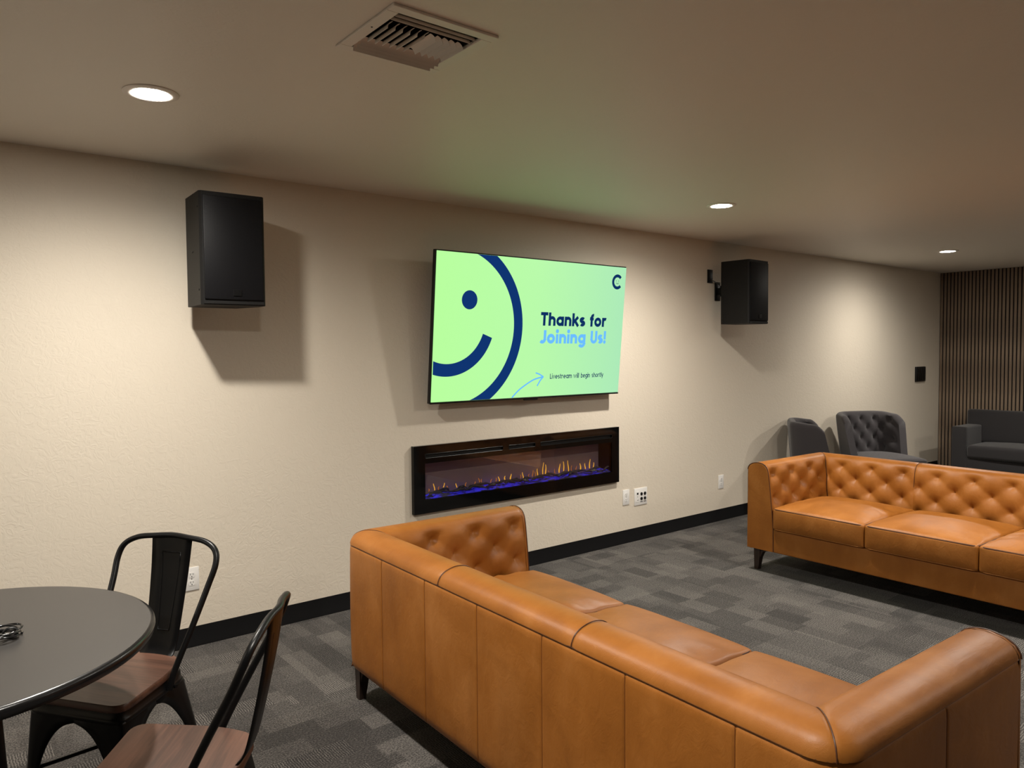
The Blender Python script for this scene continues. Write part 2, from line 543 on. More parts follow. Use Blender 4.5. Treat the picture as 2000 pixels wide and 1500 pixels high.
def tuft(u, z, pu, u0, wv=1.0):
    """height of button tufting; u along, z height; rows every 0.08 m, alternate rows shifted by half a pitch"""
    a = (u - u0) / pu; b = (0.67 - z) / 0.16
    s_, t_ = a + b, a - b
    cr = lambda q: math.sqrt(math.sin(PI * q) ** 2 + 0.02)
    pil = 0.5 * (cr(s_) + cr(t_))
    # distance to the nearest button, in metres
    best, bu, bz = 9, 0, 0
    for row in range(5):
        zz = 0.67 - 0.08 * row
        off = u0 + (pu / 2 if row % 2 else 0)
        k = round((u - off) / pu)
        for kk in (k - 1, k, k + 1):
            dd = math.hypot(u - off - kk * pu, z - zz)
            if dd < best: best, bu, bz = dd, off + kk * pu, zz
    mask = 1 - sst(0.672, 0.735, z)
    ang = math.atan2(z - bz, u - bu)
    fold = 0.0022 * math.cos(6 * ang + 0.6 * math.sin(7 * bu)) * math.exp(-best / 0.030) * min(1.0, best / 0.012)
    hole = 0.75 * math.exp(-best / 0.016) + 0.25 * math.exp(-(best / 0.05) ** 2)
    mhole = 1 - sst(0.70, 0.742, z)
    return sst(0.112, 0.158, wv) * (mask * 0.0165 * (pil - 0.55) - mhole * (0.027 * hole - fold))
def roll_section(u0, u1, where, tuft_pu, tuft_u0, nseg):
    """a padded length of arm or back: over the top and down the tufted inside. where: 'back', 'left' or 'right'"""
    rows = []
    for i in range(nseg + 1):
        t = i / nseg
        row = []
        for (wv, z, nw, nz) in PROF:
            if where == 'back':
                lo = max(u0, -A_ + wv) if u0 <= -A_ + 1e-6 else u0
                hi = min(u1, A_ - wv) if u1 >= A_ - 1e-6 else u1
                u = lerp(lo, hi, t)
                d = tuft(u, z, tuft_pu, tuft_u0, wv)
                edge = min(1.0, min(abs(u - lo), abs(u - hi)) / 0.012)
                d = d * (0.25 + 0.75 * edge) - 0.0028 * (1 - edge)
                w2, z2 = wv + nw * d, z + nz * d
                x, y = u, D_ - w2
            else:
                sg = -1 if where == 'left' else 1
                u = lerp(u0, D_ - wv, t)
                d = tuft(u, z, tuft_pu, tuft_u0, wv)
                edge = min(1.0, min(abs(u - u0), abs(D_ - wv - u)) / 0.012)
                d = d * (0.25 + 0.75 * edge) - 0.0028 * (1 - edge)
                w2, z2 = wv + nw * d, z + nz * d
                x, y = sg * (A_ - w2), u
            x, y = round_plan(x, y)
            row.append((x, y, z2))
        rows.append(row)
    return MB().grid(rows)
def outer_point(s, ins=0.0):
    """point on the outer plan outline, s from the left arm front round to the right arm front"""
    Lside = SD
    if s < Lside: x, y = -A_ + ins, -D_ + s
    elif s < Lside + SL: x, y = -A_ + (s - Lside), D_ - ins
    else: x, y = A_ - ins, D_ - (s - Lside - SL)
    if s < Lside: y = min(y, D_ - ins)
    return round_plan(x, y)
def outer_panel(s0, s1):
    n = max(6, int((s1 - s0) / 0.03)); rows = []
    ts = sorted([i / n for i in range(n + 1)] + [q / (s1 - s0) for q in (0.003, 0.006, 0.010)] + [1 - q / (s1 - s0) for q in (0.003, 0.006, 0.010)])
    zs = [SZ0 + 0.012, SZ0, SZ0 + 0.004, SZ0 + 0.016, SZ0 + 0.04] + [lerp(SZ0 + 0.06, SEAM - 0.03, i / 8) for i in range(9)] + [SEAM - 0.015, SEAM - 0.004, SEAM, SEAM - 0.002]
    ins = [0.05, 0.028, 0.012, 0.004, 0.001] + [0.0] * 9 + [0.001, 0.004, 0.009, 0.014]
    for t in ts:
        s = lerp(s0, s1, t)
        e = min(1.0, min(t, 1 - t) * (s1 - s0) / 0.006)
        row = []
        for z, q in zip(zs, ins):
            puff = -0.0035 * math.sin(PI * t) * math.sin(PI * min(1, max(0, (z - SZ0) / (SEAM - SZ0))))
            px, py = outer_point(s, max(0.0, q + 0.0022 * (1 - e) + 0.0035 + puff))
            row.append((px, py, z))
        rows.append(row)
    return MB().grid(rows)
def arm_outline(inset=0.0):
    """front face of an arm in (w, z)"""
    pts = [(0.0 + inset, SZ0 + 0.004)] + [(a + (inset if a < 0.05 else (-inset if a > 0.12 else 0)), b - (inset if b > 0.69 else 0)) for a, b in prof_key] + [(0.204 - inset, SZ0 + 0.004)]
    return pts
def make_sofa(label):
    root = thing('leather_sofa', label, 'sofa', group='matching tan leather sofas')
    ti = A_ - 0.785
    # padded back in three lengths, tufted inside
    for u0, u1 in ((-A_, -ti), (-ti, ti), (ti, A_)):
        roll_section(u0, u1, 'back', 0.215, 0.0, int((u1 - u0) / 0.0105)).build('back_section', 'leather', root, 60)
    for wside in ('left', 'right'):
        roll_section(-D_ + 0.009, D_, wside, 0.225, -D_ + 0.065, 74).build('arm_section', 'leather', root, 60)
    cuts = [0.0, 0.43, SD + 0.25] + [SD + 0.25 + 0.332 * k for k in range(1, 6)] + [SD + SL + SD - 0.43, SD * 2 + SL]
    for a, b in zip(cuts[:-1], cuts[1:]):
        outer_panel(a, b).build('outer_panel', 'leather', root, 40)
    for a in cuts[1:-1]:
        MB().tube([(*outer_point(a, 0.0050), z) for z in (SZ0 + 0.03, 0.3, 0.5, SEAM - 0.006)], 0.0008, 5).build('panel_seam', 'leather_seam', root)
    # dark seam cord under the roll
    N = 150
    ln = [outer_point(0.004 + (2 * SD + SL - 0.008) * i / N, 0.006) for i in range(N + 1)]
    MB().tube([(x, y, SEAM + 0.001) for x, y in ln], 0.0021, 6).build('seam_cord', 'leather_cord', root)
    # the two cross seams of the roll and the two corner mitres
    for u in (-ti, ti):
        MB().tube([(u, D_ - wv, z + 0.0005) for wv, z, a, b in PROF[:34]], 0.0016, 6).build('cross_seam', 'leather_cord', root)
    for sg in (-1, 1):
        MB().tube([(*round_plan(sg * (A_ - wv), D_ - wv), z - 0.0008) for wv, z, a, b in PROF], 0.0017, 6).build('corner_seam', 'leather_cord', root)
    # arm fronts with cord
    for sg in (-1, 1):
        out = arm_outline(0.0); inn = arm_outline(0.006)
        f0 = [(sg * (A_ - a), -D_ + 0.014, z) for a, z in out]
        f1 = [(sg * (A_ - a), -D_ + 0.004, z) for a, z in out]
        f2 = [(sg * (A_ - a), -D_, z) for a, z in inn]
        mb = MB().grid([f0, f1, f2], closed_v=True)
        n = len(out); o = len(mb.v)
        mb.v += [tuple(p) for p in f2]; mb.f.append(tuple(range(o, o + n)))
        fr = mb.build('arm_front', 'leather', root, 40)
        MB().tube(catmull([(sg * (A_ - a + 0.0), -D_ + 0.002, z) for a, z in out[1:]], 3), 0.0024, 6).build('piping', 'leather_cord', fr)
    # body under the cushions, front rail
    MB().box((0, 0.02, 0.225), (SL - 0.36, SD - 0.10, 0.13)).build('seat_deck', 'leather', root, 0)
    rbox(A_ - 0.202, 0.020, 0.077, 0.008, 24, 2, 3).build('front_rail', 'leather', root, 40, loc=(0, -D_ + 0.022, 0.229))
    MB().box((0, 0.0, 0.158), (SL - 0.08, SD - 0.07, 0.012)).build('base_cover', 'felt', root, 0)
    # seat cushions
    cw = (SL - 2 * 0.200) / 3
    for k in (-1, 0, 1):
        def fn(P, k=k):
            x, y, z = P
            fx = max(0, 1 - abs(x / (cw / 2)) ** 3.2); fy = max(0, 1 - abs(y / 0.335) ** 3.0)
            if z > 0:
                z += 0.042 * fx ** 0.8 * fy ** 0.8 * (z / 0.07)
                z += 0.0022 * math.sin(23 * x + 9 * y + 2 * k) * fx * math.exp(-((y + 0.1) / 0.16) ** 2)
                z += 0.0055 * math.sin(46 * (y + 0.5 * abs(x)) + 2 * math.sin(7 * y) + k) * math.exp(-((abs(x) - cw / 2 + 0.055) / 0.045) ** 2) * fy * (0.4 + 0.6 * math.sin(5 * y + 2 * k) ** 2)
            if y < -0.3:
                y -= 0.010 * fx * (1 - (z / 0.09) ** 2)
            x += 0.004 * math.sin(9 * y + k) if abs(x) > cw / 2 - 0.03 else 0
            return x, y, z
        v, f = rbox_grid(cw / 2 - 0.002, 0.335, 0.072, 0.016, 26, 26, 3, fn)
        c = MB().add(v, f).build('seat_cushion', 'leather', root, 60, loc=(k * cw, -D_ + 0.322, 0.379))
        hw, hd = cw / 2 - 0.006, 0.331
        for zz in (0.0665, -0.0665):
            lp = rounded_poly([(-hw, -hd), (hw, -hd), (hw, hd), (-hw, hd)], 0.03, 4)
            pts = []
            for a, b in zip(lp, lp[1:] + lp[:1]):
                m = max(1, int(math.dist(a, b) / 0.03))
                pts += [(lerp(a[0], b[0], i / m), lerp(a[1], b[1], i / m)) for i in range(m)]
            P3 = []
            for x, y in pts:
                fx = max(0, 1 - abs(x / (cw / 2)) ** 3.2)
                P3.append((x, y - (0.0035 * fx if y < -0.3 else 0) - (0.001 if y < -0.3 else 0), zz))
            MB().tube(P3, 0.0036, 6, closed=True).build('piping', 'leather_cord' if zz > 0 else 'leather', c)
    # tapered legs with their brackets
    for sx in (-1, 1):
        for sy in (-1, 1):
            mb = MB()
            x0, y0 = sx * (A_ - 0.055), sy * (D_ - 0.06)
            top, bot = 0.024, 0.015
            vs_ = []
            for z, hf, sh in ((0.155, top, 0.0), (0.105, top * 0.95, 0.0), (0.0, bot, 0.008)):
                for a, b in ((-1, -1), (1, -1), (1, 1), (-1, 1)):
                    vs_.append((x0 + a * hf + sx * sh, y0 + b * hf + sy * sh * 0.4, z))
            mb.add(vs_, [(0, 1, 5, 4), (1, 2, 6, 5), (2, 3, 7, 6), (3, 0, 4, 7), (4, 5, 9, 8), (5, 6, 10, 9), (6, 7, 11, 10), (7, 4, 8, 11), (11, 10, 9, 8), (0, 3, 2, 1)])
            xi = x0 - sx * 0.022
            mb.prism([(xi, 0.155), (xi - sx * 0.075, 0.155), (xi - sx * 0.072, 0.143), (xi - sx * 0.02, 0.128), (xi, 0.085)], y0 - 0.018, y0 + 0.018)
            mb.build('leg', 'leg_wood', root, 30)
    return root
sofa = make_sofa('tan leather tufted sofa in the foreground, seen from behind')
sofa.location = (1.829, 1.822, 0); sofa.rotation_euler.z = math.radians(90 - 1.6)
sofa2 = copy_tree(sofa)
sofa2['label'] = 'tan leather tufted sofa facing the foreground one, its tufted front visible'
sofa2.location = (4.855, 1.845, 0); sofa2.rotation_euler.z = math.radians(-90 - 1.1)

# ------------------------------------------------------------------ television
def clip_rect(poly, x0, x1, y0, y1):
    def cut(p, inside, inter):
        out = []
        for i in range(len(p)):
            a, b = p[i - 1], p[i]
            if inside(b):
                if not inside(a): out.append(inter(a, b))
                out.append(b)
            elif inside(a): out.append(inter(a, b))
        return out
    for ax, val, sg in ((0, x0, 1), (0, x1, -1), (1, y0, 1), (1, y1, -1)):
        if not poly: return []
        def inter(a, b, ax=ax, val=val):
            t = (val - a[ax]) / (b[ax] - a[ax]); return (lerp(a[0], b[0], t), lerp(a[1], b[1], t))
        poly = cut(poly, lambda p, ax=ax, val=val, sg=sg: sg * (p[ax] - val) >= 0, inter)
    return poly
class Flat(MB):
    """flat print on a plane, in (u, v), lying at y = off"""
    off = -0.0008
    def poly(s, p):
        o = len(s.v); s.v += [(x, s.off, y) for x, y in p]; s.f.append(tuple(range(o, o + len(p))))
    def ribbon(s, pts, w, closed=False, win=None):
        pts = [Vector(p).to_2d() for p in pts]; n = len(pts); L = []; R_ = []
        for i in range(n):
            a = pts[i - 1] if (i > 0 or closed) else None; b = pts[(i + 1) % n] if (i < n - 1 or closed) else None
            d1 = (pts[i] - a).normalized() if a is not None else (b - pts[i]).normalized()
            d2 = (b - pts[i]).normalized() if b is not None else d1
            n1 = Vector((-d1.y, d1.x)); n2 = Vector((-d2.y, d2.x)); nn = (n1 + n2)
            nn = nn.normalized() if nn.length > 1e-6 else n1
            k = min(1.6, 1 / max(0.3, nn.dot(n1)))
            L.append(pts[i] + nn * w / 2 * k); R_.append(pts[i] - nn * w / 2 * k)
        for i in range(n if closed else n - 1):
            j = (i + 1) % n
            q = [tuple(L[i]), tuple(L[j]), tuple(R_[j]), tuple(R_[i])]
            if win: q = clip_rect(q, *win)
            if len(q) > 2: s.poly(q)
    def disc(s, c, r, n=40): s.poly([(c[0] + r * math.cos(2 * PI * i / n), c[1] + r * math.sin(2 * PI * i / n)) for i in range(n)])
def arc(cx, cy, rx, a0, a1, ry=None, n=None):
    ry = rx if ry is None else ry
    n = n or max(4, int(abs(a1 - a0) / 9))
    return [(cx + rx * math.cos(math.radians(lerp(a0, a1, i / n))), cy + ry * math.sin(math.radians(lerp(a0, a1, i / n)))) for i in range(n + 1)]
def glyph(ch, s):
    """strokes of a geometric sans, cap height 1; returns (strokes, dots, advance)"""
    X = 0.72; h = s / 2; r = X / 2 - h; rx = r * 0.97; w = 2 * rx + s; cy = X / 2; st = []; dots = []; adv = w
    if ch == ' ': return [], [], 0.30
    if ch == 'o': st = [arc(h + rx, cy, rx, 0, 360, r)]
    elif ch == 'a': st = [arc(h + rx, cy, rx, 0, 360, r), [(h + 2 * rx, 0), (h + 2 * rx, X)]]
    elif ch == 'b': st = [arc(h + rx, cy, rx, 0, 360, r), [(h, 0), (h, 1.0)]]
    elif ch == 'g': st = [arc(h + rx, cy, rx, 0, 360, r), [(h + 2 * rx, X), (h + 2 * rx, 0.02)] + arc(h + rx, 0.02, rx, 0, -150, r * 0.9)]
    elif ch in 'hn':
        q = rx * 0.88; w = 2 * q + s; adv = w
        st = [[(h, 0), (h, 1.0 if ch == 'h' else X)], arc(h + q, X - h - q, q, 180, 0) + [(h + 2 * q, 0)]]
    elif ch == 'm':
        q = rx * 0.74; adv = 4 * q + s
        st = [[(h, 0), (h, X)], arc(h + q, X - h - q, q, 180, 0) + [(h + 2 * q, 0)], arc(h + 3 * q, X - h - q, q, 180, 0) + [(h + 4 * q, 0)]]
    elif ch == 'r': q = rx * 0.85; st = [[(h, 0), (h, X)], arc(h + q, X - h - q, q, 180, 62)]; adv = h + q * 1.5 + h * 0.6
    elif ch == 'i': st = [[(h, 0), (h, X - 0.01)]]; dots = [(h, 0.93, s * 0.62)]; adv = s
    elif ch == 'l': st = [[(h, 0), (h, 1.0)]]; adv = s
    elif ch == 'k': st = [[(h, 0), (h, 1.0)], [(h, 0.27), (0.56, X)], [(0.27, 0.42), (0.60, 0)]]; adv = 0.60 + h * 0.5
    elif ch == 's':
        q = (X - s) / 4; wx = q * 1.35
        st = [arc(h + wx, X - h - q, wx, 35, 270, q) + arc(h + wx, h + q, wx, 90, -145, q)[1:]]; adv = 2 * wx + s
    elif ch == 'f': q = 0.17; st = [[(h + 0.06, 0), (h + 0.06, 1.0 - h - q)] + arc(h + 0.06 + q, 1.0 - h - q, q, 180, 80), [(0, X - h), (0.36, X - h)]]; adv = 0.38
    elif ch == 't': q = 0.16; st = [[(h + 0.06, 0.92), (h + 0.06, h + q)] + arc(h + 0.06 + q, h + q, q, 180, 285), [(0, X - h), (0.36, X - h)]]; adv = 0.38
    elif ch == 'e': st = [arc(h + rx, cy, rx, 0, 318, r), [(h * 0.6, cy - 0.01), (2 * rx + h * 1.9, cy - 0.01)]]
    elif ch == 'v': st = [[(h * 0.9, X), (0.30, h * 0.4), (0.60 - h * 0.9, X)]]; adv = 0.60
    elif ch == 'w': st = [[(h * 0.9, X), (0.25, h * 0.5), (0.45, X - 0.04), (0.65, h * 0.5), (0.9 - h * 0.9, X)]]; adv = 0.90
    elif ch == 'y': st = [[(h * 0.9, X), (0.31, 0.03)], [(0.62 - h * 0.9, X), (0.22, -0.26)]]; adv = 0.62
    elif ch == 'T': st = [[(0, 1 - h), (0.64, 1 - h)], [(0.32, 0), (0.32, 1)]]; adv = 0.64
    elif ch == 'J': q = 0.20; st = [[(0.50 - h, 1), (0.50 - h, h + q)] + arc(0.50 - h - q, h + q, q, 0, -140)]; adv = 0.50
    elif ch == 'U': q = 0.35 - h; st = [[(h, 1), (h, h + q)] + arc(h + q, h + q, q, 180, 360) + [(h + 2 * q, 1)]]; adv = 0.70
    elif ch == 'L': st = [[(h, 1), (h, h), (0.5, h)]]; adv = 0.50
    elif ch == '!': st = [[(h, 0.33), (h, 1)]]; dots = [(h, s * 0.55, s * 0.6)]; adv = s * 1.1
    return st, dots, adv
def text_flat(txt, u0, u1, base, cap, s, track=0.085):
    mb = Flat(); items = []; x = 0
    for ch in txt:
        st, dots, adv = glyph(ch, s)
        items.append((x, st, dots)); x += adv + track
    x -= track
    kx = (u1 - u0) / x
    for ox, st, dots in items:
        for q in st:
            closed = len(q) > 12 and math.dist(q[0], q[-1]) < 1e-6
            pts = [((ox + a) * kx + u0, b * cap + base) for a, b in (q[:-1] if closed else q)]
            mb.ribbon(pts, s * (cap + kx) / 2, closed)
        for a, b, rr in dots: mb.disc(((ox + a) * kx + u0, b * cap + base), rr * (cap + kx) / 2, 20)
    return mb
TVW, TVH = 1.667, 0.942
tv = thing('television', 'large flat television on the wall, its green screen showing a smiling face', 'television', (2.466, YW - 0.100, 1.183), 0, None, math.atan2(0.09, 0.937))
# local: x to the right, z up the panel, front face -y
MB().box((TVW / 2, 0.022, TVH / 2), (TVW, 0.028, TVH), 0.003, 1).build('bezel', 'black_plastic', tv, 20)
MB().box((TVW / 2, 0.045, TVH * 0.42), (TVW * 0.62, 0.03, TVH * 0.55), 0.01, 2).build('rear_housing', 'black_plastic', tv, 30)
MB().box((TVW / 2, 0.006, 0.004), (TVW - 0.004, 0.010, 0.010), 0.002, 1).build('lower_trim', 'black_metal', tv, 20)
MB().box((TVW / 2 - 0.02, 0.012, -0.006), (0.12, 0.018, 0.012), 0.003, 1).build('sensor_lip', 'black_plastic', tv, 20)
mt = MB()
mt.box((0.55, 0.085, 0.5), (0.05, 0.05, 0.45)); mt.box((1.1, 0.085, 0.5), (0.05, 0.05, 0.45)); mt.box((0.83, 0.105, 0.5), (0.75, 0.02, 0.16))
mt.build('wall_mount', 'black_metal', tv, 0)
scr = MB().box((TVW / 2, 0.004, TVH / 2 + 0.002), (TVW - 0.018, 0.008, TVH - 0.020)).build('screen', 'screen_picture', tv, 0)
WIN = (0.0095, TVW - 0.0095, 0.0125, TVH - 0.0085)
f = Flat(); n = 96
f.ribbon(arc(0.1375, 0.475, 0.525, -90, 90, n=n), 0.073, False, WIN); f.build('face_outline', 'screen_navy', scr, 0, fix=False)
f = Flat(); f.disc((0.261, 0.648), 0.0595); f.build('face_eye', 'screen_navy', scr, 0, fix=False)
f = Flat(); f.ribbon(arc(0.112, 0.525, 0.3175, -125, -18.5, n=50), 0.079, False, WIN); f.build('face_smile', 'screen_navy', scr, 0, fix=False)
for txt, u0, u1, base, cap, sw, mname in (('Thanks', 0.855, 1.273, 0.497, 0.091, 0.225, 'screen_ink'), ('for', 1.318, 1.489, 0.497, 0.091, 0.225, 'screen_ink'),
                                     ('Joining', 0.860, 1.286, 0.376, 0.091, 0.235, 'screen_sky'), ('Us!', 1.334, 1.492, 0.376, 0.091, 0.235, 'screen_sky'),
                                     ('Livestream', 0.968, 1.174, 0.131, 0.0355, 0.155, 'screen_ink'), ('will', 1.190, 1.243, 0.131, 0.0355, 0.155, 'screen_ink'),
                                     ('begin', 1.263, 1.352, 0.131, 0.0355, 0.155, 'screen_ink'), ('shortly', 1.371, 1.489, 0.131, 0.0355, 0.155, 'screen_ink')):
    text_flat(txt, u0, u1, base, cap, sw, 0.055 if cap > 0.05 else 0.09).build('headline_word' if cap > 0.05 else 'caption_word', mname, scr, 0, fix=False)
f = Flat()
f.ribbon([p.to_2d() for p in catmull([(0.640, 0.0135, 0), (0.680, 0.050, 0), (0.725, 0.081, 0), (0.818, 0.128, 0), (0.905, 0.147, 0)], 6)], 0.010, False, WIN)
f.ribbon([(0.836, 0.176), (0.870, 0.166), (0.908, 0.147)], 0.009); f.ribbon([(0.908, 0.149), (0.880, 0.122), (0.855, 0.085)], 0.010)
f.build('arrow', 'screen_sky', scr, 0, fix=False)
f = Flat(); f.ribbon(arc(1.572, 0.827, 0.0435, 40, 320, n=40), 0.022)
f.disc((1.560, 0.834), 0.0032, 14); f.disc((1.585, 0.834), 0.0032, 14)
f.ribbon(arc(1.573, 0.826, 0.0125, 200, 340, n=14), 0.0035)
f.build('logo', 'screen_ink', scr, 0, fix=False)

# ------------------------------------------------------------------ electric fireplace
fp = thing('electric_fireplace', 'long black electric fireplace set into the wall with small flames and blue embers', 'fireplace', (0, YW, 0))
GX0, GX1, GZ0, GZ1 = 2.388, 4.214, 0.497, 0.922
def slab(mb, x0, x1, z0, z1, y0, y1): mb.box(((x0 + x1) / 2, (y0 + y1) / 2, (z0 + z1) / 2), (x1 - x0, abs(y1 - y0), z1 - z0))
slots = [(2.47, 3.085), (3.135, 3.37), (3.42, 4.136)]
ZS0, ZS1 = 0.842, 0.868
fr = MB(); Y0, Y1 = -0.028, 0.0
slab(fr, GX0, FX0, GZ0, GZ1, Y0, Y1); slab(fr, FX1, GX1, GZ0, GZ1, Y0, Y1)
slab(fr, FX0, FX1, GZ0, FZ0, Y0, Y1); slab(fr, FX0, FX1, FZ1, ZS0, Y0, Y1); slab(fr, FX0, FX1, ZS1, GZ1, Y0, Y1)
for (a, b), (c, d) in zip(slots[:-1], slots[1:]): slab(fr, b, c, ZS0, ZS1, Y0, Y1)
fr.build('glass_frame', 'black_glass', fp, 0)
for a, b in slots:
    sm = MB(); slab(sm, a, b, ZS0, ZS1, -0.012, 0.001); so = sm.build('vent_slot', 'slot_black', fp, 0)
    lp = rounded_poly([(a, ZS0), (b, ZS0), (b, ZS1), (a, ZS1)], 0.008, 3)
    MB().tube([(x, -0.0285, z) for x, z in lp], 0.0016, 5, closed=True).build('slot_rim', 'black_metal', so)
bx = MB()
slab(bx, FX0 - 0.01, FX1 + 0.01, FZ0 - 0.006, FZ0, -0.02, 0.13); slab(bx, FX0 - 0.01, FX1 + 0.01, FZ1, FZ1 + 0.006, -0.02, 0.13)
slab(bx, FX0 - 0.006, FX0, FZ0, FZ1, -0.02, 0.13); slab(bx, FX1, FX1 + 0.006, FZ0, FZ1, -0.02, 0.13)
bx.build('firebox', 'slot_black', fp, 0)
bk = MB(); slab(bk, FX0, FX1, FZ0, FZ1, 0.118, 0.13); bk.build('flame_screen', 'fire_backing', fp, 0)
pn = MB(); slab(pn, FX0, FX1, FZ0, FZ1, -0.024, -0.020); pn.build('pane', 'clear_pane', fp, 0)
rng = random.Random(3)
# glowing blue bed under the driftwood
rows = []
for i in range(121):
    x = lerp(FX0 + 0.002, FX1 - 0.002, i / 120)
    rows.append([(x, y, FZ0 + 0.002 + (0.020 * (0.5 + 0.5 * math.sin(17 * x + 2 * math.sin(5 * x))) + 0.008 * rng.random()) * math.sin(PI * (y + 0.016) / 0.13) ** 0.7 if 0 < k < 6 else FZ0 + 0.001)
                 for k, y in enumerate((-0.016, 0.005, 0.025, 0.045, 0.065, 0.09, 0.114))])
MB().grid(rows).build('ember_bed', 'ember_blue', fp, 50)
x = FX0 + 0.03; k = 0
while x < FX1 - 0.08:
    L = rng.uniform(0.07, 0.17); yy = (-0.002, 0.028, 0.052)[k % 3] + rng.uniform(-0.006, 0.006)
    pts = [(x + L * t, yy + 0.012 * math.sin(5 * t + k), FZ0 + 0.016 + 0.012 * math.sin(PI * t) + 0.010 * rng.random()) for t in (0, 0.25, 0.5, 0.75, 1.0)]
    pts = catmull(pts, 3); rr = [max(0.002, rng.uniform(0.006, 0.012) * math.sin(PI * (0.08 + 0.84 * i / (len(pts) - 1)))) for i in range(len(pts))]
    MB().tube(pts, rr, 7).build('driftwood', 'drift_log', fp, 60)
    x += L * rng.uniform(0.28, 0.55); k += 1
# flames: x position, height, width
FL = [(2.560, .020, .6), (2.606, .055, .9), (2.640, .026, .5), (2.675, .050, .8), (2.700, .024, .5), (2.775, .035, .8), (2.85, .030, .6), (2.925, .026, .6), (2.965, .050, .7), (2.985, .040, .6),
      (3.06, .030, .7), (3.10, .034, .7), (3.13, .042, 1.0), (3.185, .038, 1.3), (3.235, .048, 1.3), (3.325, .030, .5), (3.345, .050, .8), (3.395, .028, .5), (3.43, .055, .6), (3.46, .040, .5), (3.485, .062, .8),
      (3.535, .110, .8), (3.555, .090, 1.1), (3.585, .036, .6), (3.645, .040, .7), (3.69, .080, 1.3), (3.735, .095, .9), (3.785, .100, .9), (3.815, .050, .6), (3.855, .040, .7), (3.90, .060, 1.2), (3.955, .055, 1.0), (4.005, .085, 1.2), (4.045, .050, .8)]
for i, (fx, fh, fw) in enumerate(FL):
    pts = []; rr = []
    for j in range(9):
        t = j / 8
        pts.append((fx + 0.006 * math.sin(3.2 * t + i * 1.7) * (0.3 + t), 0.078 + 0.004 * math.sin(i), FZ0 + 0.028 + fh * 0.82 * t))
        rr.append(0.0055 * fw * (math.sin(PI * min(1, (0.12 + 0.88 * t)) ** 0.75) + 0.03) * (1 - 0.35 * t))
    MB().tube(pts, rr, 7, ry=0.0025).build('flame', 'flame_gold' if fw > 0.75 else 'flame_amber', fp, 60)

# ------------------------------------------------------------------ loudspeakers
def make_speaker(label, loc, rz, mirror=1):
    root = thing('loudspeaker', label, 'speaker', loc, rz, 'black wall-mounted loudspeakers')
    W, Hh, yf, yb = 0.300, 0.525, -0.385, -0.115
    plan = [(-W / 2, yf + 0.012), (-W / 2 + 0.010, yf), (W / 2 - 0.010, yf), (W / 2, yf + 0.012), (W / 2 - 0.003, yf + 0.10), (W / 2 - 0.065, yb), (-W / 2 + 0.010, yb), (-W / 2, yb - 0.02)]
    z0 = 0.0
    cab = MB().prism_z(plan, z0, z0 + Hh).build('cabinet', 'speaker_paint', root, 20)
    MB().box((0, yf - 0.004, Hh / 2 + 0.003), (W - 0.028, 0.010, Hh - 0.045), 0.004, 2).build('grille', 'speaker_grille', root, 30)
    MB().box((0, yf - 0.002, 0.010), (W - 0.02, 0.006, 0.014), 0.002, 1).build('lower_lip', 'speaker_paint', root, 30)
    MB().box((0.012, yf - 0.0105, 0.058), (0.040, 0.006, 0.032), 0.002, 1).build('badge', 'black_metal', root, 30)
    for yy, zz in ((yf + 0.035, 0.07), (yf + 0.035, Hh - 0.07), (yf + 0.13, 0.255), (yf + 0.145, 0.255)):
        sc = MB().lathe([(0.0045, 0.0), (0.0045, 0.0025), (0.001, 0.003)], 10, cap0=True, cap1=True).build('screw', 'black_metal', root, 30)
        sc.location = (-W / 2, yy, zz); sc.rotation_euler = (0, -PI / 2, 0)
    br = MB()
    br.box((-0.03, -0.006, 0.29), (0.075, 0.012, 0.16), 0.004, 2)
    br.box((-0.03, -0.065, 0.29), (0.035, 0.115, 0.06), 0.008, 2)
    br.box((-0.03, -0.104, 0.29), (0.09, 0.02, 0.12), 0.004, 2)
    br.tube([(-0.03, -0.05, 0.335), (-0.03, -0.05, 0.245)], 0.014, 10)
    br.build('wall_bracket', 'black_metal', root, 30)
    return root
make_speaker('black loudspeaker high on the wall left of the television', (1.215, YW, 1.732), math.radians(-2.0))
make_speaker('black loudspeaker high on the wall right of the television, turned side-on', (5.500, YW, 1.722), math.radians(2.5))
cp = thing('cable_plate', 'small black wall plate with a short cable behind the right loudspeaker', 'wall plate', (5.37, YW, 2.085))
MB().box((0, -0.004, 0.052), (0.070, 0.008, 0.115), 0.003, 2).build('plate', 'black_plastic', cp, 30)
MB().tube(catmull([(0.0, -0.006, 0.02), (0.01, -0.03, 0.012), (0.025, -0.050, -0.005), (0.03, -0.070, -0.02), (0.03, -0.085, -0.03)], 5), 0.0035, 7).build('cable', 'cable_rubber', cp, 60)

# ------------------------------------------------------------------ sockets and keypad
def outlet(label, x, z):
    root = thing('wall_outlet', label, 'outlet', (x, YW, z), 0, 'white wall outlets')
    MB().box((0, -0.003, 0), (0.074, 0.006, 0.120), 0.0028, 2).build('cover_plate', 'white_plastic', root, 30)
    for zz in (0.0205, -0.0205):
        o = [(0.017 * math.cos(a), max(-0.0135, min(0.0135, 0.017 * math.sin(a))) + zz) for a in [2 * PI * i / 28 for i in range(28)]]
        rc = MB().prism(o, -0.0078, -0.004).build('receptacle', 'white_plastic', root, 30)
        for a, hgt in ((-0.0065, 0.0085), (0.0065, 0.007)):
            MB().box((a, -0.0079, zz + 0.004), (0.0022, 0.0012, hgt)).build('slot', 'slot_black', rc, 0)
        MB().tube([(0, -0.0085, zz - 0.0075), (0, -0.006, zz - 0.0075)], 0.0026, 8).build('slot', 'slot_black', rc, 0)
    MB().tube([(0, -0.0068, 0), (0, -0.005, 0)], 0.003, 8).build('screw', 'steel', root, 30)
